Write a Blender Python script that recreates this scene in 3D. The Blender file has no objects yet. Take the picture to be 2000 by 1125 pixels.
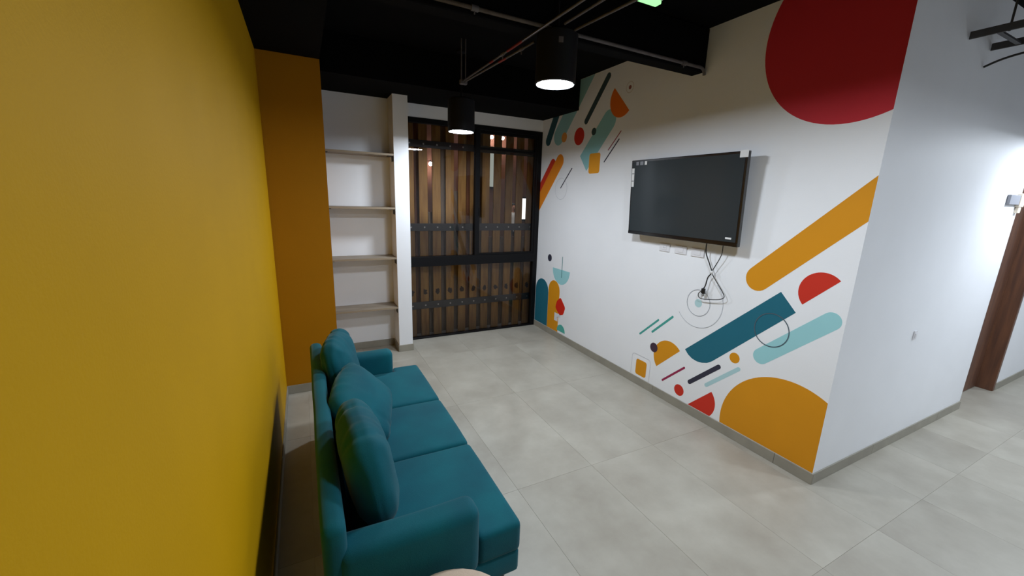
import bpy, bmesh, math, random
from math import sin, cos, pi, sqrt, atan2
from mathutils import Vector, Matrix, noise
random.seed(4)
S = 1.13                      # plan units -> metres (floor tiles come out at 0.6 x 1.2 m)
SC = bpy.context.scene
C = SC.collection

# ------------------------------------------------------------------ camera
cam_d = bpy.data.cameras.new('camera'); cam = bpy.data.objects.new('camera', cam_d); C.objects.link(cam)
cam_d.sensor_width = 36.0; cam_d.lens = 789.79 / 2000 * 36.0; cam_d.clip_start = 0.02; cam_d.clip_end = 200
RT = Vector((0.89161849, -0.45164159, 0.03219228)); UP = Vector((0.07104132, 0.20975633, 0.97516943)); FW = Vector((0.4471796, 0.86719211, -0.21910784))
m = Matrix((RT, UP, -FW)).transposed().to_4x4(); m.translation = Vector((0.2209, 0, 1.65)) * S
cam.matrix_world = m
SC.camera = cam
# ------------------------------------------------------------------ world, exposure
w = bpy.data.worlds.new('night'); SC.world = w; w.use_nodes = True
w.node_tree.nodes['Background'].inputs[0].default_value = (0.10, 0.12, 0.18, 1)
w.node_tree.nodes['Background'].inputs[1].default_value = 0.10
SC.view_settings.view_transform = 'Standard'; SC.view_settings.look = 'None'
SC.view_settings.exposure = 0.92; SC.view_settings.gamma = 1.0; SC.view_settings.use_curve_mapping = False
LAMP_POWER = 100.0            # radiance of the pendant diffusers

# ------------------------------------------------------------------ materials
def srgb(r, g, b):
    f = lambda c: (c / 255 / 12.92) if c / 255 <= 0.04045 else ((c / 255 + 0.055) / 1.055) ** 2.4
    return (f(r), f(g), f(b), 1)

def mat(name, col, rough=0.6, metal=0.0, var=0.0, scale=6.0, bump=0.0, bscale=60.0, sheen=0.0, spec=0.5, col2=None, stretch=None, coat=0.0, detail=4.0):
    M = bpy.data.materials.new(name); M.use_nodes = True
    nt = M.node_tree; b = nt.nodes['Principled BSDF']
    b.inputs['Base Color'].default_value = col; b.inputs['Roughness'].default_value = rough
    b.inputs['Metallic'].default_value = metal; b.inputs['Specular IOR Level'].default_value = spec
    if sheen: b.inputs['Sheen Weight'].default_value = sheen; b.inputs['Sheen Roughness'].default_value = 0.4
    if coat: b.inputs['Coat Weight'].default_value = coat; b.inputs['Coat Roughness'].default_value = 0.08
    g = nt.nodes.new('ShaderNodeNewGeometry'); vec = g.outputs['Position']
    if stretch:
        mp = nt.nodes.new('ShaderNodeMapping'); mp.inputs['Scale'].default_value = stretch
        nt.links.new(vec, mp.inputs['Vector']); vec = mp.outputs['Vector']
    if var or col2:
        n = nt.nodes.new('ShaderNodeTexNoise'); n.inputs['Scale'].default_value = scale; n.inputs['Detail'].default_value = detail
        nt.links.new(vec, n.inputs['Vector'])
        r = nt.nodes.new('ShaderNodeValToRGB'); r.color_ramp.elements[0].position = 0.32; r.color_ramp.elements[1].position = 0.68
        c2 = col2 if col2 else tuple(min(1, c * (1 + var)) for c in col[:3]) + (1,)
        c1 = col if col2 else tuple(c * (1 - var) for c in col[:3]) + (1,)
        r.color_ramp.elements[0].color = c1; r.color_ramp.elements[1].color = c2
        nt.links.new(n.outputs['Fac'], r.inputs['Fac']); nt.links.new(r.outputs['Color'], b.inputs['Base Color'])
    if bump:
        n2 = nt.nodes.new('ShaderNodeTexNoise'); n2.inputs['Scale'].default_value = bscale; n2.inputs['Detail'].default_value = 3
        nt.links.new(vec, n2.inputs['Vector'])
        bp = nt.nodes.new('ShaderNodeBump'); bp.inputs['Strength'].default_value = bump; bp.inputs['Distance'].default_value = 0.01
        nt.links.new(n2.outputs['Fac'], bp.inputs['Height']); nt.links.new(bp.outputs['Normal'], b.inputs['Normal'])
    return M

def emit(name, col, strength):
    M = bpy.data.materials.new(name); M.use_nodes = True; nt = M.node_tree
    nt.nodes.remove(nt.nodes['Principled BSDF']); e = nt.nodes.new('ShaderNodeEmission')
    e.inputs[0].default_value = col; e.inputs[1].default_value = strength
    nt.links.new(e.outputs[0], nt.nodes['Material Output'].inputs[0]); return M

def glass_mat(name, tint):
    M = bpy.data.materials.new(name); M.use_nodes = True; nt = M.node_tree
    nt.nodes.remove(nt.nodes['Principled BSDF'])
    t = nt.nodes.new('ShaderNodeBsdfTransparent'); t.inputs[0].default_value = tint
    gl = nt.nodes.new('ShaderNodeBsdfGlossy'); gl.inputs['Roughness'].default_value = 0.0; gl.inputs[0].default_value = (.9, .9, .9, 1)
    fr = nt.nodes.new('ShaderNodeFresnel'); fr.inputs[0].default_value = 1.5
    mx = nt.nodes.new('ShaderNodeMixShader'); nt.links.new(fr.outputs[0], mx.inputs[0])
    nt.links.new(t.outputs[0], mx.inputs[1]); nt.links.new(gl.outputs[0], mx.inputs[2])
    nt.links.new(mx.outputs[0], nt.nodes['Material Output'].inputs[0]); return M

M = {}
M['white'] = mat('white_wall_paint', srgb(240, 242, 246), .55, var=.012, scale=3, bump=.05, bscale=140)
M['yellow'] = mat('yellow_wall_paint', srgb(200, 152, 0), .6, spec=.2, var=.02, scale=3, bump=.06, bscale=140)
M['yellow_shade'] = mat('yellow_wall_paint_shaded', srgb(171, 115, 0), .6, spec=.2, var=.02, scale=3, bump=.06, bscale=140)  # same yellow paint, darker colour carries the shade on the column face
M['black'] = mat('black_ceiling_paint', srgb(8, 8, 10), .9, spec=.08, var=.1, scale=3)
M['tile'] = None
M['grout'] = mat('grey_grout', srgb(160, 155, 143), .7)
M['base'] = mat('grey_skirting_tile', srgb(150, 146, 134), .5, var=.08, scale=7)
M['blackmetal'] = mat('black_aluminium', srgb(11, 11, 14), .45, spec=.2)
M['glass'] = glass_mat('tinted_glass', (.82, .79, .79, 1))
M['wood'] = mat('pale_oak_slat', srgb(172, 130, 64), .6, col2=srgb(138, 98, 44), scale=9, stretch=(3, 3, .35), bump=.1, bscale=40)
M['darkwood'] = mat('reddish_brown_slat', srgb(120, 72, 38), .6, col2=srgb(86, 48, 26), scale=9, stretch=(3, 3, .35))
M['rearwood'] = mat('reflection_toned_slat', srgb(120, 104, 86), .6, col2=srgb(98, 82, 66), scale=9, stretch=(3, 3, .35))
M['knot'] = mat('dark_knot', srgb(52, 34, 24), .8)
M['steel'] = mat('dark_grey_steel_band', srgb(70, 70, 72), .5, metal=.3)
M['bolt'] = mat('zinc_bolt', srgb(190, 190, 185), .35, metal=.7)
M['shelf'] = mat('grey_oak_shelf', srgb(150, 138, 122), .5, col2=srgb(122, 110, 94), scale=5, stretch=(.6, 6, 6))
M['shelfedge'] = mat('pale_shelf_edge', srgb(150, 134, 112), .5)
M['bracket'] = mat('dark_metal_bracket', srgb(60, 56, 54), .5, metal=.4)
M['tvblack'] = mat('glossy_black_plastic', srgb(14, 14, 17), .22, coat=.4)
M['screen'] = mat('screen_reflection_grey', srgb(50, 56, 59), .12, spec=.25)  # lighter grey base colour stands in for the glossy reflection of the room
M['label'] = mat('white_sticker', srgb(225, 225, 225), .5)
M['print'] = mat('grey_print', srgb(90, 90, 96), .6)
M['plate'] = mat('white_plastic', srgb(226, 226, 230), .35)
M['cable'] = mat('black_cable', srgb(14, 14, 16), .5)
M['lampbody'] = mat('charcoal_lamp_housing', srgb(24, 24, 29), .55, spec=.2)
M['diffuser'] = emit('lit_opal_diffuser', (.86, .945, 1.04, 1), LAMP_POWER)
M['pipe'] = mat('dull_grey_conduit', srgb(98, 94, 97), .55, spec=.25, var=.15, scale=20)
M['redpaint'] = mat('faded_red_marking', srgb(130, 32, 24), .6)
M['greenlit'] = emit('green_lit_plastic', srgb(150, 235, 150), .9)
M['doorwood'] = mat('brown_door_wood', srgb(112, 74, 52), .5, col2=srgb(84, 56, 44), scale=6, stretch=(5, 5, .4))
M['greyplastic'] = mat('grey_plastic', srgb(132, 134, 142), .5)
M['tape'] = mat('cream_masking_tape', srgb(215, 204, 186), .7)
M['pouf'] = mat('cream_upholstery', srgb(205, 184, 164), .8, var=.05, scale=40, bump=.2, bscale=220)
M['legwood'] = mat('dark_walnut_leg', srgb(72, 40, 28), .4, col2=srgb(48, 26, 20), scale=10, stretch=(5, 5, .6))
M['velvet'] = mat('teal_velvet', srgb(0, 92, 104), .75, col2=srgb(0, 78, 92), scale=4.5, sheen=.12, bump=.12, bscale=300, spec=.2)
M['ground'] = mat('dark_paving', srgb(70, 64, 58), .8, var=.2, scale=4)
M['facade'] = mat('brown_render', srgb(96, 60, 44), .8, var=.2, scale=1.5)
M['dimlit'] = emit('lit_window_pane', srgb(190, 200, 190), .35)
M['brightlit'] = emit('lit_doorway', srgb(255, 255, 250), 1.0)
M['reflection_glow'] = emit('reflection_globe_glow', (1, .93, .88, 1), 160.0)  # glow of the globes that stand in for lamp reflections
M['fillglow'] = emit('added_fill_glow', (1, .96, .9, 1), 130.0)  # emission of the added fill light over the yard
M['skin'] = mat('skin', srgb(170, 120, 95), .6)
M['shirt'] = mat('white_cloth', srgb(215, 215, 212), .8)
M['trouser'] = mat('dark_cloth', srgb(45, 45, 52), .8)
M['hair'] = mat('black_hair', srgb(20, 16, 14), .7)

def tile_mat():
    T = mat('cement_look_tile', srgb(176, 175, 168), .36, spec=.45); nt = T.node_tree; b = nt.nodes['Principled BSDF']
    g = nt.nodes.new('ShaderNodeNewGeometry')
    oi = nt.nodes.new('ShaderNodeObjectInfo')
    ofs = nt.nodes.new('ShaderNodeVectorMath'); ofs.operation = 'MULTIPLY_ADD'; ofs.inputs[1].default_value = (31, 17, 9)
    nt.links.new(oi.outputs['Random'], ofs.inputs[0]); nt.links.new(g.outputs['Position'], ofs.inputs[2])
    n = nt.nodes.new('ShaderNodeTexNoise'); n.inputs['Scale'].default_value = 2.6; n.inputs['Detail'].default_value = 6; n.inputs['Roughness'].default_value = .62
    nt.links.new(ofs.outputs[0], n.inputs['Vector'])
    r = nt.nodes.new('ShaderNodeValToRGB'); e = r.color_ramp.elements
    e[0].position = .3; e[0].color = srgb(158, 152, 140); e[1].position = .7; e[1].color = srgb(180, 176, 164)
    x = e.new(.5); x.color = srgb(169, 164, 152)
    nt.links.new(n.outputs['Fac'], r.inputs['Fac'])
    hs = nt.nodes.new('ShaderNodeHueSaturation'); mr = nt.nodes.new('ShaderNodeMapRange'); mr.inputs['To Min'].default_value = .95; mr.inputs['To Max'].default_value = 1.04
    nt.links.new(oi.outputs['Random'], mr.inputs['Value']); nt.links.new(mr.outputs[0], hs.inputs['Value'])
    nt.links.new(r.outputs['Color'], hs.inputs['Color']); nt.links.new(hs.outputs['Color'], b.inputs['Base Color'])
    mr2 = nt.nodes.new('ShaderNodeMapRange'); mr2.inputs['To Min'].default_value = .30; mr2.inputs['To Max'].default_value = .5
    nt.links.new(n.outputs['Fac'], mr2.inputs['Value']); nt.links.new(mr2.outputs[0], b.inputs['Roughness'])
    return T
M['tile'] = tile_mat()

# ------------------------------------------------------------------ mesh helpers (plan units; obj() converts to metres)
def box(bm, x0, x1, y0, y1, z0, z1, bev=0.0, seg=2, mi=0, T=None):
    r = bmesh.ops.create_cube(bm, size=1); vs = r['verts']
    for v in vs: v.co = Vector((x0 + (v.co.x + .5) * (x1 - x0), y0 + (v.co.y + .5) * (y1 - y0), z0 + (v.co.z + .5) * (z1 - z0)))
    fs = list({f for v in vs for f in v.link_faces})
    if bev:
        es = list({e for v in vs for e in v.link_edges})
        q = bmesh.ops.bevel(bm, geom=es, offset=bev, segments=seg, profile=.5, affect='EDGES')
        fs = list(set(q['faces']) | {f for f in fs if f.is_valid}); vs = list({v for f in fs for v in f.verts})
    for f in fs: f.material_index = mi
    if T is not None:
        for v in vs: v.co = T @ v.co
    return vs

def cyl(bm, p0, p1, r0, r1=None, n=20, mi=0):
    p0, p1 = Vector(p0), Vector(p1); r1 = r0 if r1 is None else r1
    d = p1 - p0; L = d.length; q = d.to_track_quat('Z', 'Y').to_matrix().to_4x4(); q.translation = (p0 + p1) / 2
    r = bmesh.ops.create_cone(bm, cap_ends=True, segments=n, radius1=r0, radius2=r1, depth=L, matrix=q)
    for v in r['verts']:
        for f in v.link_faces: f.material_index = mi
    return r['verts']

def tube(bm, pts, r, n=8):
    pts = [Vector(p) for p in pts]; rings = []
    for i, p in enumerate(pts):
        d = (pts[min(i + 1, len(pts) - 1)] - pts[max(i - 1, 0)]).normalized()
        a = d.orthogonal().normalized() if i == 0 else (rings[-1][1] - d * rings[-1][1].dot(d)).normalized()
        b = d.cross(a); rings.append(([bm.verts.new(p + (a * cos(2 * pi * k / n) + b * sin(2 * pi * k / n)) * r) for k in range(n)], a))
    for i in range(len(rings) - 1):
        A, B = rings[i][0], rings[i + 1][0]
        for k in range(n): bm.faces.new((A[k], A[(k + 1) % n], B[(k + 1) % n], B[k]))
    bm.faces.new(rings[0][0][::-1]); bm.faces.new(rings[-1][0])

def smooth_path(pts, sub=6):
    P = [Vector(p) for p in pts]; out = []
    for i in range(len(P) - 1):
        p0, p1, p2, p3 = P[max(i - 1, 0)], P[i], P[i + 1], P[min(i + 2, len(P) - 1)]
        for k in range(sub):
            t = k / sub
            out.append(.5 * ((2 * p1) + (p2 - p0) * t + (2 * p0 - 5 * p1 + 4 * p2 - p3) * t * t + (3 * p1 - p0 - 3 * p2 + p3) * t ** 3))
    out.append(P[-1]); return out

def empty(name, loc, label=None, cat=None, group=None, kind=None):
    o = bpy.data.objects.new(name, None); C.objects.link(o); o.location = Vector(loc) * S; o.empty_display_size = .1
    tag(o, label, cat, group, kind); return o

def tag(o, label=None, cat=None, group=None, kind=None):
    if label: o['label'] = label
    if cat: o['category'] = cat
    if group: o['group'] = group
    if kind: o['kind'] = kind
    return o

def world_loc(o):
    v = Vector(o.location); p = o.parent
    while p: v += p.location; p = p.parent
    return v

def obj(name, bm, mats, parent=None, smooth=False, origin=None):
    if isinstance(mats, str): mats = [mats]
    bmesh.ops.recalc_face_normals(bm, faces=bm.faces[:])
    for v in bm.verts: v.co *= S
    if origin is None:
        xs = [v.co.x for v in bm.verts]; ys = [v.co.y for v in bm.verts]; zs = [v.co.z for v in bm.verts]
        O = Vector(((min(xs) + max(xs)) / 2, (min(ys) + max(ys)) / 2, min(zs)))
    else: O = Vector(origin) * S
    for v in bm.verts: v.co -= O
    me = bpy.data.meshes.new(name); bm.to_mesh(me); bm.free()
    for k in mats: me.materials.append(M[k])
    if smooth:
        for p in me.polygons: p.use_smooth = True
        if smooth != 'all':
            try: me.set_sharp_from_angle(angle=math.radians(38))
            except Exception: pass
    o = bpy.data.objects.new(name, me); C.objects.link(o)
    if parent: o.parent = parent; o.location = O - world_loc(parent)
    else: o.location = O
    return o

def struct(name, bm, mats, parent=None, label=None):
    o = obj(name, bm, mats, parent)
    if parent is None: o['kind'] = 'structure'
    if label: o['label'] = label
    return o

def bx(name, mats, parent, *a, smooth=False, **k):
    bm = bmesh.new(); box(bm, *a, **k); return obj(name, bm, mats, parent, smooth=smooth)

# ------------------------------------------------------------------ room dimensions
XM, YB, YC, YK, XK, YS, XP0, XP1, YP = 2.8637, 4.4531, 1.0686, 3.5543, .4054, 4.3937, 1.0364, 1.1777, 4.1478
XR, XD = 5.119, 5.97
ZC, ZS, ZK = 2.853, 2.556, 2.589
HB = .073

# floor: grout bed with loose tiles (0.53 x 1.06 plan units = 0.6 x 1.2 m)
bm = bmesh.new(); box(bm, -.1, 9.1, -1.6, YB + .06, -.08, -.0015); floor = struct('floor', bm, 'grout')
floor['label'] = 'grey cement-look floor of large rectangular tiles with thin joints'
tile_cache = {}
for i in range(-4, 15):
    for j in range(-3, 4):
        x0, x1 = max(1.745 + .53 * i, 0), min(1.745 + .53 * (i + 1), 9.0)
        y0, y1 = max(.71 + 1.06 * j, -1.5), min(.71 + 1.06 * (j + 1), YB)
        if x1 - x0 < .02 or y1 - y0 < .02: continue
        if y0 > YC + .2 and x0 > XM + .1: continue
        key = (round(x1 - x0, 3), round(y1 - y0, 3)); g = .0005
        if key not in tile_cache:
            bm = bmesh.new(); box(bm, 0 + g, key[0] - g, 0 + g, key[1] - g, -.0015, 0)
            top = [e for e in bm.edges if all(v.co.z > -.0001 for v in e.verts)]
            bmesh.ops.bevel(bm, geom=top, offset=.0004, segments=1, affect='EDGES')
            o = obj('tile', bm, 'tile', floor, origin=(0, 0, 0)); tile_cache[key] = o.data
        else:
            o = bpy.data.objects.new('tile', tile_cache[key]); C.objects.link(o); o.parent = floor
        o.location = Vector((x0, y0, 0)) * S - floor.location

bm = bmesh.new(); box(bm, -.2, 9.1, -1.7, YB + .12, ZC, ZC + .15); struct('ceiling', bm, 'black')
# dropped black beams
def trimbox(name, mats, *a, **k):
    bm = bmesh.new(); box(bm, *a, **k); return struct(name, bm, mats)
trimbox('trim_1', 'black', 0, XM, 3.736, YB, ZS, ZC)                      # soffit before the window wall
trimbox('trim_2', 'black', 0, XK, -1.5, 3.736, ZK, ZC)                   # soffit along the yellow wall
trimbox('trim_3', 'black', XK, XM, 2.213, 2.331, 2.565, ZC - .0, bev=.012)      # steel beam across the room

# walls
trimbox('wall_left', 'yellow', -.12, 0, -1.5, YK, 0, ZC)
trimbox('wall_column', 'yellow_shade', 0, XK, YK, YS, 0, ZS + .033)
bm = bmesh.new(); box(bm, XK, XP0, YS, YS + .12, 0, ZS); struct('wall_niche', bm, 'white')
bm = bmesh.new(); box(bm, XP0, XP1, YP, YB + .1, 0, ZS + .03); struct('wall_pilaster', bm, 'white')
bm = bmesh.new(); box(bm, XP1, XM, YB, YB + .1, 2.4256, ZS); struct('wall_back', bm, 'white')
trimbox('wall_right', 'white', XM, XM + .13, YC, YB + .1, 0, ZC)
bm = bmesh.new(); box(bm, XM + .13, XR, YC, YC + .14, 0, ZC); box(bm, XR, XD, YC, YC + .14, 2.05, ZC); box(bm, XD, 9, YC, YC + .14, 0, ZC)
struct('wall_corridor', bm, 'white')
trimbox('wall_front', 'white', -.12, 9, -1.6, -1.5, 0, ZC)
trimbox('wall_corridor_end', 'white', 9, 9.1, -1.6, YC + .14, 0, ZC)

# skirting
t = .008
def skirt(name, *segs):
    bm = bmesh.new()
    for s in segs: box(bm, *s, 0, HB, bev=.0015, seg=1)
    o = struct(name, bm, 'base')
    return o
skirt('baseboard_left', (0, t, -1.49, YK - t))
skirt('baseboard_column', (0, XK, YK - t, YK))
skirt('baseboard_niche', (XK, XP0 - t, YS - t, YS), (XP0 - t, XP0, YP - t, YS - t))
skirt('baseboard_pilaster', (XP0, XP1 + t, YP - t, YP), (XP1, XP1 + t, YP, YB - .02))
# mural wall skirting is laid in pieces with joints
bm = bmesh.new()
ys = [YC - t, 1.29, 2.35, 3.41, YB - .005]
for a, b in zip(ys, ys[1:]): box(bm, XM - t, XM, a + .0008, b - .0008, 0, HB, bev=.0015, seg=1)
struct('baseboard_right', bm, 'base')
bm = bmesh.new()
xs = [XM - t + .0085, 3.6, 4.66, XR + t]
for a, b in zip(xs, xs[1:]): box(bm, a + .0008, b - .0008, YC - t, YC, 0, HB, bev=.0015, seg=1)
box(bm, XD + .02, 8.99, YC - t, YC, 0, HB, bev=.0015, seg=1)
struct('baseboard_corridor', bm, 'base')
skirt('baseboard_front', (.01, 8.99, -1.5, -1.5 + t))

# ------------------------------------------------------------------ window
win = empty('window_1', (2.01, YB, 0), kind='structure')
win['label'] = 'black aluminium framed window wall with dark tinted panes'
fy0, fy1 = YB - .005, YB + .055
def wbox(name, *a, **k): return bx(name, k.pop('mat', 'blackmetal'), win, *a, bev=.002, seg=1, **k)
wbox('head_rail', XP1, XM, fy0, fy1, 2.375, 2.4256)
wbox('sill_rail', XP1, XM, fy0, fy1, 0, .018)
wbox('jamb', XP1, XP1 + .045, fy0, fy1, .018, 2.375)
wbox('jamb', XM - .062, XM, fy0, fy1, .018, 2.375)
wbox('transom', XP1 + .045, XM - .062, fy0 - .004, fy1, .855, .965)
wbox('mullion', 2.0, 2.045, fy0 - .002, fy1, .965, 2.375)
# sliding sash in the upper right: slim inner rails
sa = bmesh.new()
x0, x1, z0, z1 = 2.045, XM - .062, .965, 2.375
for s in ((x0, x0 + .014, z0, z1), (x1 - .03, x1, z0, z1), (x0 + .014, x1 - .03, z0, z0 + .02), (x0 + .014, x1 - .03, z1 - .035, z1), (x0 + .014, x1 - .03, 2.165, 2.19)):
    box(sa, s[0], s[1], fy0 + .006, fy1 - .02, s[2], s[3], bev=.0015, seg=1)
sash = obj('sliding_sash', sa, 'blackmetal', win)
bm = bmesh.new(); box(bm, x0 + .003, x0 + .013, fy0 - .012, fy0 + .004, 1.42, 1.52, bev=.003); obj('sash_pull', bm, 'blackmetal', sash)
def pane(x0, x1, z0, z1, y):
    bm = bmesh.new(); vs = [bm.verts.new(p) for p in ((x0, y, z0), (x1, y, z0), (x1, y, z1), (x0, y, z1))]; bm.faces.new(vs); return obj('glass_pane', bm, 'glass', win)
pane(XP1 + .045, 2.0, .965, 2.375, YB + .032)
pane(2.059, XM - .092, .985, 2.165, YB + .022)
pane(2.059, XM - .092, 2.19, 2.34, YB + .022)
pane(XP1 + .045, XM - .062, .018, .855, YB + .03)

# ------------------------------------------------------------------ slatted timber screen outside
scr = empty('slatted_screen', (2.0, 4.62, -.02), 'outdoor screen of upright oak slats bolted to dark steel bands behind the window', 'screen')
sy = 4.605
slat_me = {}
def slat(x, w_, z0, z1, y, th, m_, lean=0.0):
    key = (w_, round(z1 - z0, 3), m_)
    if key not in slat_me:
        bm = bmesh.new(); box(bm, -w_ / 2, w_ / 2, 0, th, 0, z1 - z0, bev=.003, seg=1)
        o = obj('slat', bm, m_, scr, origin=(0, 0, 0)); slat_me[key] = o.data
    else: o = bpy.data.objects.new('slat', slat_me[key]); C.objects.link(o); o.parent = scr
    o.location = (Vector((x, y, z0)) - Vector((2.0, 4.62, -.02))) * S; o.rotation_euler = (0, lean, 0); return o
px_ = [1.137 + .1523 * i for i in range(13)]
for i, x in enumerate(px_):
    if x > 3.05: break
    s = slat(x + random.uniform(-.004, .004), .097, -.02, 2.62, sy, .022, 'wood')
    bm = bmesh.new(); cyl(bm, (0, sy - .0015, 0), (0, sy + .004, 0), .024, n=16)
    for v in bm.verts: v.co.z *= 1.45
    for v in bm.verts: v.co += Vector((x + random.uniform(-.008, .008), 0, .52 + random.uniform(-.01, .01)))
    obj('knot_hole', bm, 'knot', s)
slat(1.86, .06, -.02, 2.62, sy + .125, .03, 'darkwood', lean=.05)
for i in range(12):  # second slat layer; its grey-brown fills the gaps in place of glass reflections
    if i in (7, 8, 9, 10): continue
    slat(px_[i] + .076 + .022 * (px_[i] - .22), .05 if i % 3 else .062, -.02, 1.45 if i == 2 else (2.62 if i % 4 else 1.7), sy + .10, .018, ('rearwood', 'darkwood', 'rearwood', 'rearwood')[i % 4])
for i in (7, 8, 9, 10): slat(px_[i] + .076 + .022 * (px_[i] - .22), .05, -.02, 1.15, sy + .10, .018, 'rearwood')
for z0, z1 in ((.322, .408), (1.241, 1.326), (2.148, 2.224)):
    bm = bmesh.new(); box(bm, 1.0, 3.1, sy - .014, sy - .006, z0, z1, bev=.001, seg=1)
    bd = obj('steel_band', bm, 'steel', scr)
    for i, x in enumerate(px_):
        if x > 3.05: break
        bm = bmesh.new(); cyl(bm, (x, sy - .020, (z0 + z1) / 2), (x, sy - .014, (z0 + z1) / 2), .0095, .007, n=10); obj('bolt', bm, 'bolt', bd, smooth=True)

# outdoor yard behind the screen
trimbox('trim_outdoor_ground', 'ground', -6, 14, YB + .12, 20, -.16, -.06)
fac = empty('house_facade', (5, 12, -.06), 'dark brown house front across the yard seen between the slats', 'building')
bx('wall', 'facade', fac, -5, 14, 12, 12.3, -.06, 5)
def far_window(x0, x1, z0, z1, m_):
    f = bmesh.new(); w_ = .05
    for s in ((x0 - w_, x1 + w_, z0 - w_, z0), (x0 - w_, x1 + w_, z1, z1 + w_), (x0 - w_, x0, z0, z1), (x1, x1 + w_, z0, z1)): box(f, s[0], s[1], 11.95, 12.0, s[2], s[3])
    fr = obj('window', f, 'blackmetal', fac); bx('pane', m_, fr, x0, x1, 11.97, 11.99, z0, z1)
far_window(5.18, 5.64, 1.95, 2.95, 'dimlit'); far_window(6.62, 6.86, .95, 1.62, 'brightlit'); far_window(6.98, 7.06, .9, 1.4, 'brightlit')

REFLECTION_DOTS = [((5.363, 11.6, 3.363), 'small glowing globe standing in for a lamp reflection, left of the pair near the top of the window'), ((5.716, 11.6, 3.365), 'small glowing globe standing in for a lamp reflection, right of the pair near the top of the window'), ((3.505, 11.6, 2.488), 'small glowing globe standing in for a lamp reflection, seen between slats in the left window pane')]  # added globes stand in for lamp reflections in the glass and light the yard
# person standing across the yard: one skinned body with clothes colours by zone
def person():
    e = empty('person', (5.535, 10.4, -.06), 'person with black hair in white top and dark trousers standing outside beyond the slats', 'person')
    K = 1.5 / 1.7
    J = {'pel': (0, 0, .92, .13, .10), 'waist': (0, 0, 1.08, .115, .09), 'chest': (0, .01, 1.30, .145, .10), 'neckb': (0, .0, 1.43, .07, .06), 'neck': (0, -.01, 1.50, .05, .05), 'head0': (0, -.02, 1.57, .068, .08), 'head1': (0, -.015, 1.64, .078, .092), 'head2': (0, -.01, 1.70, .055, .065)}
    E_ = [('pel', 'waist'), ('waist', 'chest'), ('chest', 'neckb'), ('neckb', 'neck'), ('neck', 'head0'), ('head0', 'head1'), ('head1', 'head2')]
    for s, n_ in ((-1, 'l'), (1, 'r')):
        J['sh' + n_] = (s * .17, 0, 1.39, .06, .06); J['el' + n_] = (s * .21, .02, 1.12, .042, .042); J['wr' + n_] = (s * .22, -.04, .88, .028, .024); J['pa' + n_] = (s * .222, -.06, .81, .018, .036)
        E_ += [('chest', 'sh' + n_), ('sh' + n_, 'el' + n_), ('el' + n_, 'wr' + n_), ('wr' + n_, 'pa' + n_)]
        for k in range(4):
            a = 'f%s%d' % (n_, k); y = -.085 + .018 * k; L_ = (.065, .078, .072, .055)[k]
            J[a + 'a'] = (s * .222, y, .77, .009, .009); J[a + 'b'] = (s * .216, y - .004, .77 - L_, .007, .007); E_ += [('pa' + n_, a + 'a'), (a + 'a', a + 'b')]
        J['th' + n_] = (s * .205, -.105, .80, .010, .010); E_.append(('pa' + n_, 'th' + n_))
        J['hip' + n_] = (s * .09, 0, .86, .085, .085); J['kn' + n_] = (s * .10, -.02, .48, .058, .058); J['an' + n_] = (s * .105, .02, .09, .038, .04); J['to' + n_] = (s * .115, -.12, .035, .036, .03)
        E_ += [('pel', 'hip' + n_), ('hip' + n_, 'kn' + n_), ('kn' + n_, 'an' + n_), ('an' + n_, 'to' + n_)]
    names = list(J); me = bpy.data.meshes.new('body')
    me.from_pydata([Vector(J[n_][:3]) * K for n_ in names], [(names.index(a), names.index(b)) for a, b in E_], [])
    o = bpy.data.objects.new('body', me); C.objects.link(o)
    sk = o.modifiers.new('skin', 'SKIN'); 
    for i, n_ in enumerate(names):
        me.skin_vertices[0].data[i].radius = (J[n_][3] * K, J[n_][4] * K); me.skin_vertices[0].data[i].use_root = (n_ == 'pel')
    su = o.modifiers.new('sub', 'SUBSURF'); su.levels = su.render_levels = 1
    dg = bpy.context.evaluated_depsgraph_get(); dg.update()
    nm = bpy.data.meshes.new_from_object(o.evaluated_get(dg)); bpy.data.objects.remove(o)
    for k in ('skin', 'shirt', 'trouser'): nm.materials.append(M[k])
    for p in nm.polygons:
        z, x = p.center.z / K, abs(p.center.x) / K
        p.material_index = 0 if (z > 1.47 or (x > .17 and z < 1.1)) else (1 if z > .93 else 2); p.use_smooth = True
    b = bpy.data.objects.new('body', nm); C.objects.link(b); b.parent = e; b.scale = (S, S, S)
    bm = bmesh.new(); bmesh.ops.create_uvsphere(bm, u_segments=16, v_segments=10, radius=1)
    for v in bm.verts:
        v.co = Vector((v.co.x * .083, v.co.y * .094 + .012, v.co.z * .085 + 1.675)) * K + Vector((5.535, 10.4, -.06))
    bmesh.ops.delete(bm, geom=[v for v in bm.verts if v.co.y < 10.4 - .055 and v.co.z < -.06 + 1.68 * K], context='VERTS')
    obj('hair', bm, 'hair', e, smooth='all')
    for s in (-1, 1):
        bm = bmesh.new(); bmesh.ops.create_uvsphere(bm, u_segments=8, v_segments=6, radius=.009, matrix=Matrix.Translation(Vector((5.535 + s * .026, 10.4 - .088, -.06 + 1.625 * K)))); obj('eye', bm, 'hair', e)
    bm = bmesh.new(); cyl(bm, (5.535, 10.4 - .088, -.06 + 1.615 * K), (5.535, 10.4 - .1, -.06 + 1.585 * K), .006, .012, n=8); obj('nose', bm, 'skin', e)
    return e
person()
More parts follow.
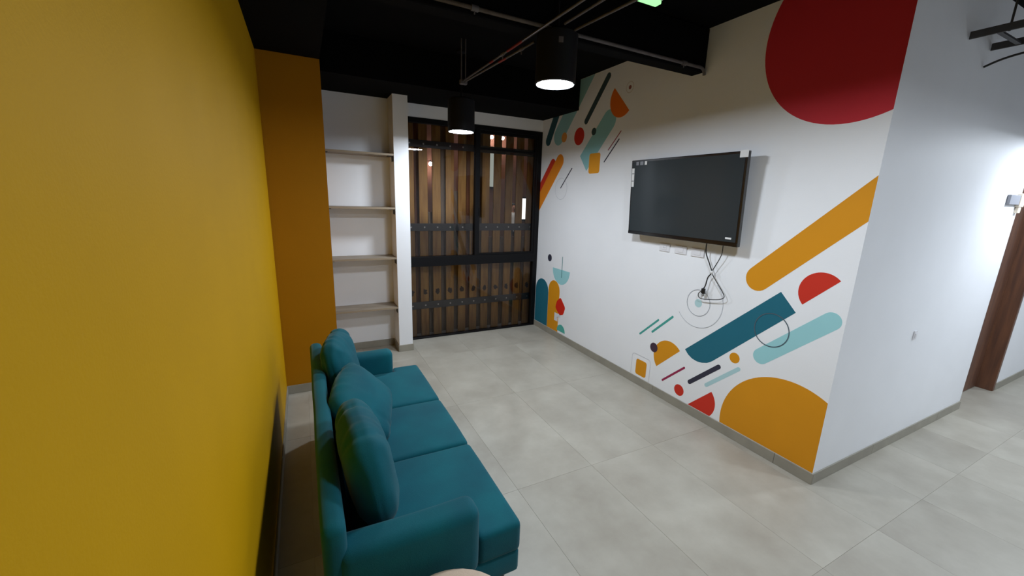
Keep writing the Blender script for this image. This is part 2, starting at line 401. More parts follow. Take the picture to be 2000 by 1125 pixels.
def reflection_glow(x, y, z, label):
    e = empty('reflection_globe', (x, y, z), label, 'lamp', 'small glowing globes standing in for lamp reflections')
    bm = bmesh.new(); bmesh.ops.create_uvsphere(bm, u_segments=14, v_segments=10, radius=.05, matrix=Matrix.Translation((x, y, z))); obj('globe', bm, 'reflection_glow', e, smooth='all')
    bm = bmesh.new(); cyl(bm, (x, y, z + .045), (x, y, z + .09), .02, n=10); box(bm, x - .01, x + .01, y, 11.99, z + .085, z + .1); obj('arm', bm, 'blackmetal', e)
for p_, l_ in REFLECTION_DOTS: reflection_glow(*p_, l_)
yl = empty('yard_fill_light', (4.9, 9.0, 3.6), 'added unseen fill light over the yard, above the window head, brightening the person', 'lamp')  # added out of view to brighten the person outside
bm = bmesh.new(); cyl(bm, (4.9, 9.0, 3.60), (4.9, 9.0, 3.602), .15, n=28); obj('lit_disc', bm, 'fillglow', yl)
bm = bmesh.new(); cyl(bm, (4.9, 9.0, 3.603), (4.9, 9.0, 3.68), .165, n=28); obj('fill_light_cover', bm, 'blackmetal', yl, smooth=True)
bm = bmesh.new(); cyl(bm, (4.9, 9.0, 3.66), (4.9, 9.0, 4.6), .02, n=10); cyl(bm, (4.9, 9.0, 4.6), (4.9, 11.99, 4.6), .025, n=10); obj('bracket_arm', bm, 'blackmetal', yl, smooth=True)

# ------------------------------------------------------------------ corridor door
dr = empty('door_1', ((XR + XD) / 2, YC + .12, 0), kind='structure'); dr['label'] = 'dark brown wooden door set back in the corridor wall'
bx('door_leaf', 'doorwood', dr, XR + .04, XD - .05, YC + .105, YC + .135, .006, 2.0, bev=.003)
bm = bmesh.new()
box(bm, XR, XR + .035, YC + .01, YC + .138, 0, 2.05, bev=.003); box(bm, XD - .045, XD, YC - .006, YC + .138, 0, 2.05, bev=.003); box(bm, XR + .035, XD - .045, YC + .01, YC + .138, 2.005, 2.05, bev=.003)
obj('door_frame', bm, 'doorwood', dr)
bm = bmesh.new(); cyl(bm, (XR + .12, YC + .105, .92), (XR + .12, YC + .07, .92), .012); cyl(bm, (XR + .12, YC + .07, .92), (XR + .22, YC + .07, .92), .008); obj('handle', bm, 'steel', dr, smooth=True)
br = empty('wall_bracket', (4.98, YC, 1.70), 'small grey bracket with cream tape on the corridor wall edge beside the brown door', 'bracket')
bx('plate', 'greyplastic', br, 4.82, 5.04, YC - .02, YC - .001, 1.715, 1.785, bev=.003)
bm = bmesh.new(); box(bm, 5.03, 5.122, YC - .026, YC - .0005, 1.70, 1.80, bev=.004); box(bm, 5.05, 5.10, YC - .022, YC - .001, 1.655, 1.70, bev=.004); obj('tape', bm, 'tape', br)

# ------------------------------------------------------------------ mural
mural = empty('wall_mural', (XM, 2.7, .0), 'mural of orange, teal, red and pale blue geometric shapes painted on the white wall', 'mural')
layer = [0]
def paint(col):
    k = 'paint_%d_%d_%d' % col
    if k not in M: M[k] = mat('mural_' + k, srgb(*col), .6, spec=.25, var=.015, scale=5)
    return k
def circ(c, r, a0=0, a1=2 * pi, n=56):
    full = abs(a1 - a0 - 2 * pi) < 1e-6
    return [(c[0] + r * cos(a0 + (a1 - a0) * i / n), c[1] + r * sin(a0 + (a1 - a0) * i / n)) for i in range(n if full else n + 1)]
def caps(a, b, r, n=14, r2=None):
    th = atan2(b[1] - a[1], b[0] - a[0])
    return circ(a, r, th + pi / 2, th + 3 * pi / 2, n) + circ(b, r, th - pi / 2, th + pi / 2, n)
def half(a, b, side, n=30):        # half disc on chord a-b
    c = ((a[0] + b[0]) / 2, (a[1] + b[1]) / 2); r = sqrt((a[0] - b[0]) ** 2 + (a[1] - b[1]) ** 2) / 2; th = atan2(b[1] - a[1], b[0] - a[0])
    return circ(c, r, th, th + pi * side, n)
def rrect(c, hw, hh, r):
    o = []
    for sx, sz, a in ((1, 1, 0), (-1, 1, pi / 2), (-1, -1, pi), (1, -1, 1.5 * pi)): o += circ((c[0] + sx * (hw - r), c[1] + sz * (hh - r)), r, a, a + pi / 2, 6)
    return o
def clip(poly, ax, val, keep_gt):
    out = []
    for i in range(len(poly)):
        p, q = poly[i], poly[(i + 1) % len(poly)]
        ip, iq = (p[ax] > val) == keep_gt, (q[ax] > val) == keep_gt
        if ip: out.append(p)
        if ip != iq:
            t_ = (val - p[ax]) / (q[ax] - p[ax]); out.append((p[0] + t_ * (q[0] - p[0]), p[1] + t_ * (q[1] - p[1])))
    return out
def shape(name, poly, col, label=None, lift=1):
    poly = clip(poly, 0, YC + .0005, True); poly = clip(poly, 0, YB - .001, False); poly = clip(poly, 1, HB + .002, True); poly = clip(poly, 1, ZC - .002, False)
    th = .0006 * lift
    bm = bmesh.new(); A = [bm.verts.new((XM, y, z)) for y, z in poly]; B = [bm.verts.new((XM - th, y, z)) for y, z in poly]
    bm.faces.new(B); n = len(A)
    for i in range(n): bm.faces.new((A[i], A[(i + 1) % n], B[(i + 1) % n], B[i]))
    bmesh.ops.triangulate(bm, faces=[f for f in bm.faces if len(f.verts) > 4])
    o = obj(name, bm, paint(col), mural)
    if label: o['label'] = label
def ring(name, c, r, w_, col, a0=0, a1=2 * pi, lift=4, label=None, n=64, pts=None):
    th = .0006 * lift; bm = bmesh.new(); prev = None; full = abs(a1 - a0 - 2 * pi) < 1e-6
    P = pts if pts else None; N = len(P) if P else n
    rows = []
    for i in range(N if (full or P) else N + 1):
        if P:
            y, z = P[i]; d = Vector((y - c[0], z - c[1])).normalized() * w_ / 2; rows.append(((y - d.x, z - d.y), (y + d.x, z + d.y)))
        else:
            a = a0 + (a1 - a0) * i / n; rows.append(((c[0] + (r - w_ / 2) * cos(a), c[1] + (r - w_ / 2) * sin(a)), (c[0] + (r + w_ / 2) * cos(a), c[1] + (r + w_ / 2) * sin(a))))
    V = [[bm.verts.new((XM - th, p[0], max(p[1], HB + .001))) for p in rw] for rw in rows]
    m_ = len(V)
    for i in range(m_ if full else m_ - 1):
        a, b = V[i], V[(i + 1) % m_]
        try: bm.faces.new((a[0], a[1], b[1], b[0]))
        except ValueError: pass
    o = obj(name, bm, paint(col), mural)
    if label: o['label'] = label
OR, TE, AQ, RD, CH, GR = (217, 146, 24), (34, 104, 124), (156, 210, 216), (205, 52, 36), (54, 54, 70), (72, 160, 150)
shape('large_disc', circ((1.27, 2.605), .51, n=90), (205, 50, 62), 'large crimson disc cut off by the wall corner')
shape('diagonal_capsule', caps((1.592, 1.18), (.9, 1.872), .083), OR, 'orange diagonal capsule running into the corner')
te = [(1.435, 1.124), (1.329, 1.016), (1.83, .502), (1.868, .474), (1.91, .459), (1.955, .453), (2.0, .459), (2.04, .478), (2.075, .51)]
shape('diagonal_bar', te, TE, 'dark teal bar with one rounded corner')
shape('half_disc', half((1.302, 1.075), (1.132, 1.251), -1), RD, 'red half disc')
shape('diagonal_capsule', caps((1.488, .672), (1.137, 1.018), .052), AQ, 'pale blue capsule')
ring('thin_circle', (1.452, .866), .109, .006, (78, 96, 108), label='thin dark ring across the teal bar')
shape('dot', circ((1.663, .593), .038, n=32), OR, 'orange dot')
shape('diagonal_bar', caps((1.995, .262), (1.77, .482), .017), CH, 'charcoal bar')
shape('diagonal_bar', caps((1.848, .302), (1.622, .525), .0145), (176, 212, 218), 'faint pale blue bar')
shape('diagonal_bar', caps((2.258, .164), (2.059, .357), .0085), (150, 40, 78), 'thin crimson bar')
shape('dot', circ((2.082, .152), .047, n=32), RD, 'red dot')
shape('half_disc', half((1.995, .062), (1.797, .27), 1), RD, 'red half disc touching the skirting')
shape('large_disc', circ((1.262, .14), .442, n=90), OR, 'large orange disc cut by the skirting and corner')
shape('half_disc', half((2.12, .476), (2.339, .258), 1), OR, 'orange half disc')
shape('dot', circ((2.39, .412), .042, n=32), (70, 50, 66), 'dark plum dot', lift=2)
shape('rounded_square', rrect((2.512, .168), .064, .074, .022), OR, 'small orange rounded square')
oc = (2.518, .172); ring('thin_outline', oc, 0, .003, (196, 196, 206), pts=rrect(oc, .112, .11, .03), label='faint grey outline')
shape('thin_bar', caps((2.566, .482), (2.375, .666), .0085), GR); shape('thin_bar', caps((2.427, .544), (2.232, .734), .0095), GR)
shape('dot', circ((2.012, .906), .032, n=32), (180, 212, 216), 'pale blue dot inside thin rings')
ring('thin_circle', (2.012, .908), .101, .0032, (140, 146, 156)); ring('thin_circle', (2.012, .922), .205, .003, (176, 180, 188), a0=-4.0, a1=-.65, label='wide faint ring left open')
# upper left cluster
shape('diagonal_capsule', caps((4.09, 2.34), (3.40, 3.11), .10), (146, 196, 204), 'wide pale blue capsule under the ceiling')
shape('diagonal_bar', caps((3.29, 2.785), (3.594, 2.43), .031), (58, 76, 82), 'slate bar')
shape('dot', circ((3.98, 2.315), .052, n=32), (222, 152, 76), 'light orange dot', lift=2)
shape('diagonal_capsule', caps((4.31, 2.31), (4.14, 2.60), .056), (44, 84, 96), 'dark teal capsule', lift=2)
shape('dot', circ((3.70, 2.295), .088, n=40), RD, 'red dot beside the capsule')
th_ = atan2(.5, -.46)
shape('diagonal_capsule', [(3.661, 2.094), (3.537, 1.939)] + circ((3.235, 2.388), .098, th_ - pi / 2, th_ + pi / 2, 16)[::-1], (146, 200, 206), 'pale blue capsule with a slanting end')
shape('dot', circ((3.455, 2.314), .036, n=28), (62, 84, 88), 'slate dot', lift=2)
shape('half_disc', half((3.189, 2.66), (2.971, 2.436), 1), (232, 116, 30), 'deep orange half disc', lift=3)
shape('dot', circ((2.985, 2.627), .017, n=20), (150, 90, 84), 'small faded red dot'); ring('thin_circle', (2.985, 2.627), .045, .003, (190, 170, 160))
shape('rounded_square', rrect((3.412, 2.008), .087, .098, .026), (232, 158, 40), 'orange rounded square', lift=2)
shape('thin_bar', caps((3.055, 2.271), (3.213, 2.119), .0055), (150, 70, 80)); shape('thin_bar', caps((3.073, 2.202), (3.26, 2.014), .0065), CH)
shape('diagonal_capsule', caps((4.187, 2.045), (4.50, 1.697), .056), (206, 58, 40), 'red capsule running into the window')
shape('diagonal_capsule', caps((4.04, 2.066), (4.52, 1.532), .075), (232, 138, 36), 'orange capsule running into the window', lift=2)
shape('thin_bar', caps((3.796, 1.976), (3.995, 1.771), .007), CH); ring('thin_circle', (3.985, 1.76), .118, .003, (196, 198, 206))
# lower left cluster
shape('dot', circ((4.145, .944), .044, n=32), CH, 'charcoal dot')
shape('half_disc', half((3.710, .84), (4.064, .84), -1), AQ, 'pale blue half disc')
shape('thin_bar', caps((3.871, .99), (3.868, .752), .0055), (70, 128, 132), lift=2)
shape('upright_capsule', caps((4.29, -.1), (4.29, .505), .153), TE, 'dark teal upright capsule')
shape('upright_capsule', caps((4.012, -.1), (4.012, .566), .122), OR, 'orange upright capsule', lift=2)
gem = [(3.862, .512), (3.755, .41), (3.79, .318), (3.865, .292), (3.962, .365), (3.936, .452)]
def rounded(poly, k=.22, n=4):
    out = []; N = len(poly)
    for i in range(N):
        p0, p, p1 = [Vector(poly[(i + d) % N]) for d in (-1, 0, 1)]; a = p + (p0 - p) * k; b = p + (p1 - p) * k
        for j in range(n + 1):
            t_ = j / n; q = a.lerp(p, t_).lerp(p.lerp(b, t_), t_); out.append((q.x, q.y))
    return out
shape('gem', rounded(gem), (206, 40, 22), 'red rounded gem shape', lift=3)
shape('patch', [(3.972, .302), (3.84, .302), (3.84, .262), (3.90, .262), (3.90, .205), (3.972, .205)], (222, 224, 230), 'white notch', lift=3)
shape('half_disc', circ((3.82, .10), .085, 0, pi, 24), (86, 176, 164), 'green half disc on the skirting', lift=3)

# ------------------------------------------------------------------ shelves
snames = ['topmost oak shelf in the white niche', 'second oak shelf from the top in the white niche', 'third oak shelf from the top in the white niche', 'lowest oak shelf in the white niche']
for zc, lb in zip((2.010, 1.504, 1.006, .485), snames):
    sh = empty('wall_shelf', ((XK + XP0) / 2, (YP + YS) / 2, zc - .009), lb, 'shelf', 'oak shelves in the niche')
    bm = bmesh.new(); box(bm, XK + .001, XP0 - .001, YP + .006, YS - .001, zc - .009, zc + .009, bev=.0015, seg=1); obj('board', bm, 'shelf', sh)
    bx('front_edge', 'shelfedge', sh, XK + .001, XP0 - .001, YP + .003, YP + .006, zc - .009, zc + .009)
    for a, b in ((XP0 - .05, XP0 - .001), (XK + .001, XK + .05)):
        bm = bmesh.new(); box(bm, a, b, YP + .02, YP + .10, zc - .015, zc - .009); w0 = b - .004 if a > .7 else a
        box(bm, w0, w0 + .004, YP + .02, YP + .10, zc - .06, zc - .009); obj('bracket', bm, 'bracket', sh)

# ------------------------------------------------------------------ television
tv = empty('television', (2.77, 2.21, 1.375), 'large black flat television with stickers mounted on the mural wall', 'television')
tz0, tz1, ty0, ty1 = 1.372, 1.985, 1.708, 2.738
lean = Matrix.Translation((2.768, 0, tz0)) @ Matrix.Rotation(-.05, 4, 'Y') @ Matrix.Translation((-2.768, 0, -tz0))
def tvb(name, m_, *a, **k):
    par = k.pop('parent', tv); bm = bmesh.new(); box(bm, *a, T=lean, **k); return obj(name, bm, m_, par)
tvb('casing', 'tvblack', 2.768, 2.80, ty0, ty1, tz0, tz1, bev=.004)
tvb('back_cover', 'tvblack', 2.80, 2.83, ty0 + .2, ty1 - .2, tz0 + .1, tz1 - .13, bev=.01)
tvb('screen', 'screen', 2.7668, 2.768, ty0 + .016, ty1 - .016, tz0 + .03, tz1 - .016)
tvb('bezel_strip', 'tvblack', 2.7645, 2.768, ty0 + .003, ty1 - .003, tz0 + .002, tz0 + .026, bev=.001, seg=1)
lab = tvb('energy_sticker', 'label', 2.7655, 2.7668, ty1 - .038, ty1 - .010, tz1 - .215, tz1 - .065)
for z in (.105, .165): tvb('print_line', 'print', 2.7648, 2.7655, ty1 - .036, ty1 - .012, tz1 - z - .006, tz1 - z, parent=lab)
for y, w_ in ((.055, .03), (.10, .035), (.15, .025)): tvb('feature_sticker', 'greyplastic' if w_ != .025 else 'label', 2.7655, 2.7668, ty1 - y - w_, ty1 - y, tz1 - .042, tz1 - .014)
tvb('corner_tag', 'label', 2.7645, 2.7668, ty0 - .004, ty0 + .052, tz1 - .04, tz1 + .004)
tvb('brand_label', 'label', 2.7640, 2.7645, ty0 + .045, ty0 + .09, tz0 + .048, tz0 + .060)
bm = bmesh.new(); box(bm, 2.825, XM - .0005, 2.0, 2.42, 1.56, 1.60); box(bm, 2.825, XM - .0005, 2.0, 2.42, 1.78, 1.82); obj('wall_mount', bm, 'bracket', tv)

# outlets under the television
for y0, y1, lb, holes in ((2.342, 2.447, 'white outlet plate farthest left under the television', 1), (2.175, 2.287, 'middle white outlet plate under the television', 0), (2.017, 2.131, 'white outlet plate under the television nearest the cables', 0)):
    e = empty('outlet_plate', (XM, (y0 + y1) / 2, 1.257), lb, 'outlet', 'outlet plates under the television')
    bx('plate', 'plate', e, XM - .007, XM - .0005, y0, y1, 1.254, 1.316, bev=.002)
    bx('insert', 'plate', e, XM - .0095, XM - .007, y0 + .03, y1 - .03, 1.267, 1.303, bev=.001, seg=1)
    if holes:
        bm = bmesh.new()
        for dy in (-.008, .008): box(bm, XM - .0099, XM - .0094, (y0 + y1) / 2 + dy - .0015, (y0 + y1) / 2 + dy + .0015, 1.282, 1.292)
        obj('socket', bm, 'print', e)
e = empty('outlet_plate', (3.817, YC, .80), 'small white outlet plate low on the corridor wall', 'outlet')
bx('plate', 'plate', e, 3.80, 3.838, YC - .008, YC - .0005, .805, .865, bev=.002)
bx('insert', 'plate', e, 3.807, 3.831, YC - .011, YC - .008, .82, .85, bev=.001)

# cables hanging from the television
def cable(name, pts, r, label, cat='cable', grp=None):
    e = empty(name, pts[0], label, cat, grp); bm = bmesh.new(); tube(bm, smooth_path(pts), r, 7); obj('cord', bm, 'cable', e, smooth='all'); return e
xw = XM - .03
c1 = cable('power_cable', [(xw - .03, 1.965, 1.38), (xw - .01, 1.975, 1.30), (xw, 1.94, 1.22), (xw, 1.915, 1.165), (xw, 1.94, 1.12), (xw, 1.95, 1.06), (xw, 1.965, 1.03)], .0042, 'black power cable with plug dangling below the television')
bm = bmesh.new(); box(bm, xw - .008, xw + .008, 1.948, 1.976, .995, 1.035, bev=.004); 
for dy in (-.006, .006): cyl(bm, (xw, 1.962 + dy, .998), (xw, 1.962 + dy, .978), .0025, n=8)
obj('plug', bm, 'cable', c1)
cable('signal_cable', [(xw - .03, 1.835, 1.38), (xw - .01, 1.85, 1.30), (xw, 1.90, 1.20), (xw, 1.915, 1.165), (xw, 1.88, 1.12), (xw, 1.82, 1.055), (xw, 1.79, 1.01), (xw, 1.82, .985), (xw, 1.90, .965), (xw, 1.98, .955), (xw, 2.0, .985), (xw, 1.97, 1.02)], .003, 'thin black cable looping below the television beside the power cable')
bm = bmesh.new(); bmesh.ops.create_uvsphere(bm, u_segments=10, v_segments=8, radius=.012, matrix=Matrix.Translation((xw, 1.915, 1.165)))
obj('cable_tie', bm, 'label', c1, smooth='all')

# ------------------------------------------------------------------ pendant lamps
def lamp(x, y, z, label, sticker=False, top=ZC, h=.268):
    e = empty('pendant_lamp', (x, y, z), label, 'lamp', 'black cylinder pendant lamps'); R_ = .118
    bm = bmesh.new()
    prof = [(R_ - .004, z), (R_, z + .004), (R_, z + h - .01), (R_ - .01, z + h), (0, z + h)]
    N = 40; prev = None
    def rv(bm, prof):
        rows = [[bm.verts.new((x + r * cos(2 * pi * k / N), y + r * sin(2 * pi * k / N), zz)) for k in range(N)] if r > 1e-6 else [bm.verts.new((x, y, zz))] for r, zz in prof]
        for A, B in zip(rows, rows[1:]):
            for k in range(N):
                if len(A) == 1: bm.faces.new((A[0], B[k], B[(k + 1) % N]))
                elif len(B) == 1: bm.faces.new((A[k], A[(k + 1) % N], B[0]))
                else: bm.faces.new((A[k], A[(k + 1) % N], B[(k + 1) % N], B[k]))
    rv(bm, prof); obj('housing', bm, 'lampbody', e, smooth=True)
    bm = bmesh.new(); rv(bm, [(R_ - .004, z), (R_ - .004, z - .002), (R_ - .009, z - .002), (R_ - .009, z + .004)]); obj('rim', bm, 'lampbody', e, smooth=True)
    bm = bmesh.new(); rv(bm, [(0, z + .001), (R_ - .009, z + .001)]); obj('diffuser', bm, 'diffuser', e)
    if top - (z + h) > .004:
        bm = bmesh.new(); cyl(bm, (x, y, z + h), (x, y, top - .015), .008, n=10); cyl(bm, (x, y, top - .015), (x, y, top), .04, n=20); obj('stem', bm, 'lampbody', e, smooth=True)
    if sticker:
        d = Vector((.2209 - x, -y)).normalized(); a0 = atan2(d.y, d.x) + .18
        bm = bmesh.new(); rows = []
        for k in range(5):
            a = a0 - .11 + .22 * k / 4; rows.append([bm.verts.new((x + (R_ + .0008) * cos(a), y + (R_ + .0008) * sin(a), zz)) for zz in (z + .185, z + .215)])
        for A, B in zip(rows, rows[1:]): bm.faces.new((A[0], B[0], B[1], A[1]))
        st = obj('rating_sticker', bm, 'pipe', e); st['label'] = 'small grey sticker'
    return e
lamp(1.589, 2.19, 2.3, 'lit black cylinder pendant lamp hanging under the cross beam, with a small grey sticker', True)
lamp(1.523, 3.61, 2.2, 'lit black cylinder pendant lamp hanging in front of the window')
lamp(1.66, .75, 2.33, 'lit black cylinder pendant lamp nearest the camera, above the sofa end')
lamp(5.05, .56, 2.20, 'lit black cylinder pendant lamp hanging in the right corridor')
lamp(4.15, -.45, 2.33, 'added unseen black cylinder lamp at the mouth of the corridor, brightening its wall')  # added out of view to brighten the corridor wall
lamp(7.2, .10, 2.33, 'lit black cylinder pendant lamp farthest along the corridor')

# ------------------------------------------------------------------ conduits and ceiling services
def pipe(name, pts, r, label, grp=None, n=10, joints=(), red=()):
    e = empty(name, pts[0], label, 'pipe', grp); bm = bmesh.new(); tube(bm, [Vector(p) for p in pts], r, n); obj('tube', bm, 'pipe', e, smooth='all')
    a, b = Vector(pts[0]), Vector(pts[1])
    for f in joints:
        bm = bmesh.new(); p = a.lerp(b, f); d = (b - a).normalized() * .02; cyl(bm, p - d, p + d, r * 1.5, n=12); box(bm, p.x - .003, p.x + .003, p.y - .003, p.y + .003, p.z - .028, p.z); obj('clamp', bm, 'pipe', e, smooth=True)
    for f, L_ in red:
        bm = bmesh.new(); p = a.lerp(b, f); d = (b - a).normalized() * L_; cyl(bm, p - d, p + d, r * 1.12, n=12); o = obj('painted_band', bm, 'redpaint', e, smooth=True); o['label'] = 'faded red band'
    return e
yy = 2.205

arc = [(2.80 + .045 * sin(a), yy, 2.588 - .045 * (1 - cos(a))) for a in [pi / 2 * k / 6 for k in range(1, 7)]]
pipe('conduit_pipe', [(.42, yy, 2.60), (2.80, yy, 2.588)] + arc, .0105, 'long grey conduit running along the cross beam', joints=(.28, .93))
g_ = 'thin grey pipes hung under the ceiling'
pipe('ceiling_pipe', [(1.432, 3.31, 2.54), (1.432, .9, 2.54)], .0065, 'leftmost thin ceiling pipe, with red bands, passing left of the beam lamp', g_, red=((.37, .10), (.23, .03)), joints=(.30,))
pipe('ceiling_pipe', [(1.445, 3.31, 2.535), (1.498, 2.30, 2.54)], .0065, 'thin ceiling pipe running from the window side up to the back of the beam lamp', g_, red=((.62, .05),), joints=(.86,))
pipe('ceiling_pipe', [(1.506, 1.99, 2.54), (1.515, .9, 2.54)], .0065, 'middle of the thin ceiling pipes at the top edge, starting right behind the beam lamp', g_)
pipe('ceiling_pipe', [(1.598, 2.03, 2.54), (1.66, 1.3, 2.54)], .0065, 'rightmost thin ceiling pipe, running up to the green lit sign', g_)
hr = empty('hanger_rod', (1.435, 3.34, 2.545), 'thin steel rod dropping from the ceiling to the pipe ends', 'rod')
bm = bmesh.new(); cyl(bm, (1.425, 3.34, 2.55), (1.425, 3.34, ZC), .004, n=8); cyl(bm, (1.46, 3.34, 2.55), (1.46, 3.34, ZC), .004, n=8); obj('rod', bm, 'pipe', hr, smooth=True)
bm = bmesh.new(); box(bm, 1.412, 1.472, 3.322, 3.358, 2.52, 2.556, bev=.006); obj('clip', bm, 'pipe', hr)
sg = empty('sign_box', (1.74, 1.72, 2.585), 'small box sign with green lit lower edge hung at the top edge of the picture', 'sign')
bm = bmesh.new(); box(bm, 1.66, 1.84, 1.66, 1.70, 2.585, 2.60, bev=.004); obj('lit_edge', bm, 'greenlit', sg)
bx('sign_case', 'plate', sg, 1.655, 1.845, 1.655, 1.705, 2.60, 2.72, bev=.004)
bm = bmesh.new(); cyl(bm, (1.75, 1.68, 2.72), (1.75, 1.68, ZC), .005, n=8); obj('drop_rod', bm, 'pipe', sg)
# cable ladder over the corridor
lad = empty('cable_ladder', (3.55, .2, 2.56), 'dark metal cable ladder hung across the corridor at upper right', 'cable ladder')
bm = bmesh.new(); box(bm, 3.50, 3.51, -1.48, YC - .004, 2.562, 2.60, bev=.002); box(bm, 3.82, 3.83, -1.48, YC - .004, 2.562, 2.60, bev=.002); obj('side_rail', bm, 'steel', lad)
for i in range(13): bx('rung', 'steel', lad, 3.51, 3.82, YC - .12 - .2 * i, YC - .10 - .2 * i, 2.566, 2.576)
for y in (.92, .35, -.4):
    for x in (3.505, 3.825):
        bm = bmesh.new(); cyl(bm, (x, y, 2.56), (x, y, ZC), .005, n=8); obj('hanger_rod', bm, 'bracket', lad, smooth=True)
cable('hanging_cable', [(3.785, YC - .005, 2.47), (3.79, .99, 2.498), (3.80, .88, 2.515), (3.81, .6, 2.53), (3.82, .1, 2.54), (3.82, -.5, 2.545)], .006, 'black cable sagging below the cable ladder in the corridor')

# ------------------------------------------------------------------ sofa
def cushion(bm, cx, cy, cz, hx, hy, hz, ex=.35, pinch=0.0, wr=0.0, seed=0.0, n=26, T=None, plump=0.0):
    """rounded box / pillow: superellipsoid patch grid with optional pinched corners and creases"""
    grid = {}
    r = bmesh.ops.create_cube(bm, size=2); vs = r['verts']
    es = list({e for v in vs for e in v.link_edges}); q = bmesh.ops.subdivide_edges(bm, edges=es, cuts=n, use_grid_fill=True)
    vs = list(bm.verts)
    p = 2 / ex
    for v in vs:
        c = v.co.copy()
        L = (abs(c.x) ** p + abs(c.y) ** p + abs(c.z) ** p) ** (1 / p)
        c = c / L
        u = Vector((c.x, c.y, c.z))
        if pinch:      # thickness axis x: thin towards edges in y,z
            e_ = max(abs(c.y), abs(c.z)); k = 1 - pinch * (abs(c.y * c.z)) ** 1.5 * 1.2; t_ = (1 - .55 * pinch * max(abs(c.y), abs(c.z)) ** 4)
            c.x *= t_; c.y *= 1 + .05 * abs(c.z) ** 3 - .03; c.z *= 1 + .05 * abs(c.y) ** 3 - .03
        if plump: c.z += plump * max(0, c.z) * (1 - abs(c.x) ** 2.5) * (1 - abs(c.y) ** 2.5)
        P = Vector((cx + c.x * hx, cy + c.y * hy, cz + c.z * hz))
        if wr:
            nrm = Vector((u.x / hx, u.y / hy, u.z / hz)).normalized()
            s_ = noise.noise(Vector((P.y * 5 + seed, P.z * 3.2, P.x * 5))) * .8 + noise.noise(Vector((P.y * 19 + P.z * 9 + seed, P.z * 6 + 3, P.x * 12))) * .35
            edge = max(abs(c.y), abs(c.z)) ** 2
            g_ = noise.noise(Vector((P.y * 34 + seed, P.z * 5, P.x * 8))) * max(abs(c.y), abs(c.z)) ** 3 * .0065; P += nrm * g_
            cr = (1 - min(1, abs(noise.noise(Vector((P.y * 3.4 + P.z * 1.2 + seed, P.z * 2.2, 7)))) * 2.2)) ** 8
            P += nrm * (s_ * wr * (.25 + .6 * edge)) - nrm * wr * .55 * cr * (.4 + edge)
        v.co = (T @ P) if T is not None else P
    return vs

sofa = empty('sofa', (.54, 1.96, 0), 'teal velvet three-seat sofa standing in front of the yellow wall', 'sofa')
y0s, y1s = 1.105, 2.812
# base frame
bm = bmesh.new(); box(bm, .215, .884, y0s + .04, y1s - .035, .205, .312, bev=.016, seg=3)
obj('base', bm, 'velvet', sofa, smooth=True)
# seat cushions; the outer two wrap round in front of the arms
def t_cushion(y0, y1, ext0, ext1, seed):
    bm = bmesh.new(); xb, xf, xa = .30, .888, .705
    out = [(xb, y0), (xb, y1)]
    out = [(xb, y0), (xa, y0)] + ([(xa, y0 - ext0)] if ext0 else []) + [(xf, y0 - ext0), (xf, y1 + ext1)] + ([(xa, y1 + ext1)] if ext1 else []) + ([(xa, y1)] if ext1 else []) + [(xb, y1)]
    o2 = []
    for p_ in out:
        if not o2 or (abs(p_[0] - o2[-1][0]) + abs(p_[1] - o2[-1][1])) > 1e-4: o2.append(p_)
    vb = [bm.verts.new((x, y, .302)) for x, y in o2]; f = bm.faces.new(vb)
    ex = bmesh.ops.extrude_face_region(bm, geom=[f]); tv_ = [g for g in ex['geom'] if isinstance(g, bmesh.types.BMVert)]
    for v in tv_: v.co.z = .437
    bmesh.ops.recalc_face_normals(bm, faces=bm.faces[:])
    bmesh.ops.bevel(bm, geom=bm.edges[:], offset=.026, segments=5, profile=.55, affect='EDGES')
    bmesh.ops.triangulate(bm, faces=[f for f in bm.faces if len(f.verts) > 4])
    bmesh.ops.subdivide_edges(bm, edges=[e for e in bm.edges if e.calc_length() > .09], cuts=3, use_grid_fill=True)
    bmesh.ops.triangulate(bm, faces=[f for f in bm.faces if len(f.verts) > 4])
    ym = (y0 + y1) / 2; hw = (y1 - y0) / 2
    for v in bm.verts:
        if v.co.z > .36:
            a = max(0, 1 - ((v.co.y - ym) / (hw + .02)) ** 2) * max(0, 1 - ((v.co.x - .60) / .33) ** 2)
            v.co.z += .014 * a + .003 * noise.noise(Vector((v.co.x * 6 + seed, v.co.y * 6, 0)))
    return obj('seat_cushion', bm, 'velvet', sofa, smooth='all')
t_cushion(1.225, 1.708, .085, 0, 1); t_cushion(1.714, 2.203, 0, 0, 5); t_cushion(2.209, 2.70, 0, .075, 9)
# arms: rounded slabs, top edge rolled
def arm(ya, yb, x1):
    bm = bmesh.new(); box(bm, .235, x1, ya, yb, .31, .586, bev=.04, seg=5)
    es = [e for e in bm.edges if e.calc_length() > .1]
    bmesh.ops.subdivide_edges(bm, edges=es, cuts=4, use_grid_fill=True)
    for v in bm.verts:
        v.co.z += .004 * sin(v.co.x * 9) * (1 if v.co.z > .5 else 0)
    return obj('armrest', bm, 'velvet', sofa, smooth=True)
arm(y0s, 1.222, .705); arm(2.70, y1s, .708)
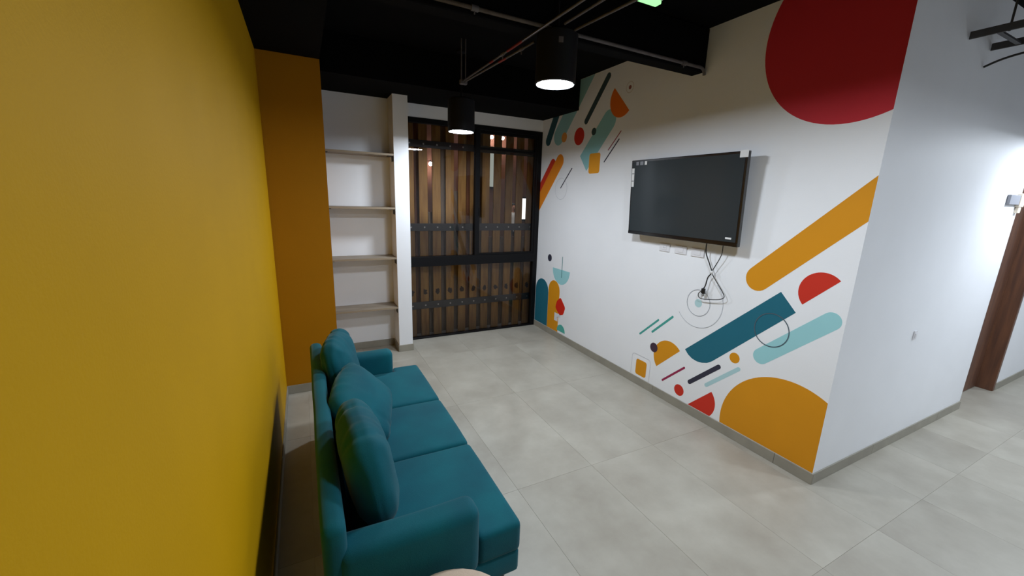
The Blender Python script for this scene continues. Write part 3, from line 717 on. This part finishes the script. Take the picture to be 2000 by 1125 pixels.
# backrest slab leaning back a little
bm = bmesh.new(); lb_ = Matrix.Translation((.235, 0, .25)) @ Matrix.Rotation(-.0, 4, 'Y') @ Matrix.Translation((-.235, 0, -.25))
box(bm, .197, .268, y0s + .01, y1s - .005, .085, .683, bev=.03, seg=5)  # hidden lower edge extended towards the floor to block light under the sofa
bmesh.ops.subdivide_edges(bm, edges=[e for e in bm.edges if e.calc_length() > .2], cuts=14, use_grid_fill=True)
for v in bm.verts:
    if v.co.z > .5: v.co.z += .003 * noise.noise(Vector((0, v.co.y * 5, 2)))
    v.co.x += .004 * noise.noise(Vector((1, v.co.y * 4, v.co.z * 3)))
obj('backrest', bm, 'velvet', sofa, smooth=True)
for x, y in ((.27, 1.20), (.27, 2.72), (.83, 1.22), (.83, 2.72)):
    bm = bmesh.new(); cyl(bm, (x + (.02 if x > .5 else -.01), y, 0), (x, y, .222), .012, .021, n=16); obj('leg', bm, 'legwood', sofa, smooth=True)

# loose back cushions
def pillow(cx, cy, cz, hx, hy, hz, rot, label, seed, wr=.016):
    T = Matrix.Translation((cx, cy, cz)) @ Matrix.Rotation(rot[2], 4, 'Z') @ Matrix.Rotation(rot[1], 4, 'Y') @ Matrix.Rotation(rot[0], 4, 'X')
    bm = bmesh.new(); cushion(bm, 0, 0, 0, hx, hy, hz, ex=.62, pinch=.75, wr=wr, seed=seed, T=T, n=30)
    o = obj('back_cushion', bm, 'velvet', None, smooth='all'); tag(o, label, 'cushion', 'loose back cushions on the sofa'); return o
pillow(.372, 1.492, .638, .088, .245, .200, (0, -.16, .05), 'plump teal velvet back cushion nearest the camera, creased', 3.1)
pillow(.435, 2.05, .590, .080, .245, .190, (.16, -.74, -.34), 'slumped teal velvet back cushion in the middle of the sofa', 11.4)
pillow(.360, 2.475, .640, .085, .23, .200, (0, -.20, -.22), 'upright teal velvet back cushion at the far end by the shelves', 21.7)

# ------------------------------------------------------------------ round stool at the bottom edge
st = empty('round_stool', (.52, .85, 0), 'round cream upholstered stool beside the near sofa arm', 'stool')
bm = bmesh.new(); N = 40
prof = [(0, .385), (.185, .385), (.197, .392), (.20, .41), (.20, .435), (.194, .448), (.18, .456), (.10, .462), (0, .463)]
rows = [[bm.verts.new((.52 + r * cos(2 * pi * k / N), .865 + r * sin(2 * pi * k / N), z)) for k in range(N)] if r else [bm.verts.new((.52, .865, z))] for r, z in prof]
for A, B in zip(rows, rows[1:]):
    for k in range(N):
        if len(A) == 1: bm.faces.new((A[0], B[k], B[(k + 1) % N]))
        elif len(B) == 1: bm.faces.new((A[k], A[(k + 1) % N], B[0]))
        else: bm.faces.new((A[k], A[(k + 1) % N], B[(k + 1) % N], B[k]))
obj('seat', bm, 'pouf', st, smooth='all')
for k in range(4):
    a = pi / 4 + k * pi / 2; bm = bmesh.new(); cyl(bm, (.52 + .17 * cos(a), .865 + .17 * sin(a), 0), (.52 + .12 * cos(a), .865 + .12 * sin(a), .386), .009, .015, n=14); obj('leg', bm, 'legwood', st, smooth=True)
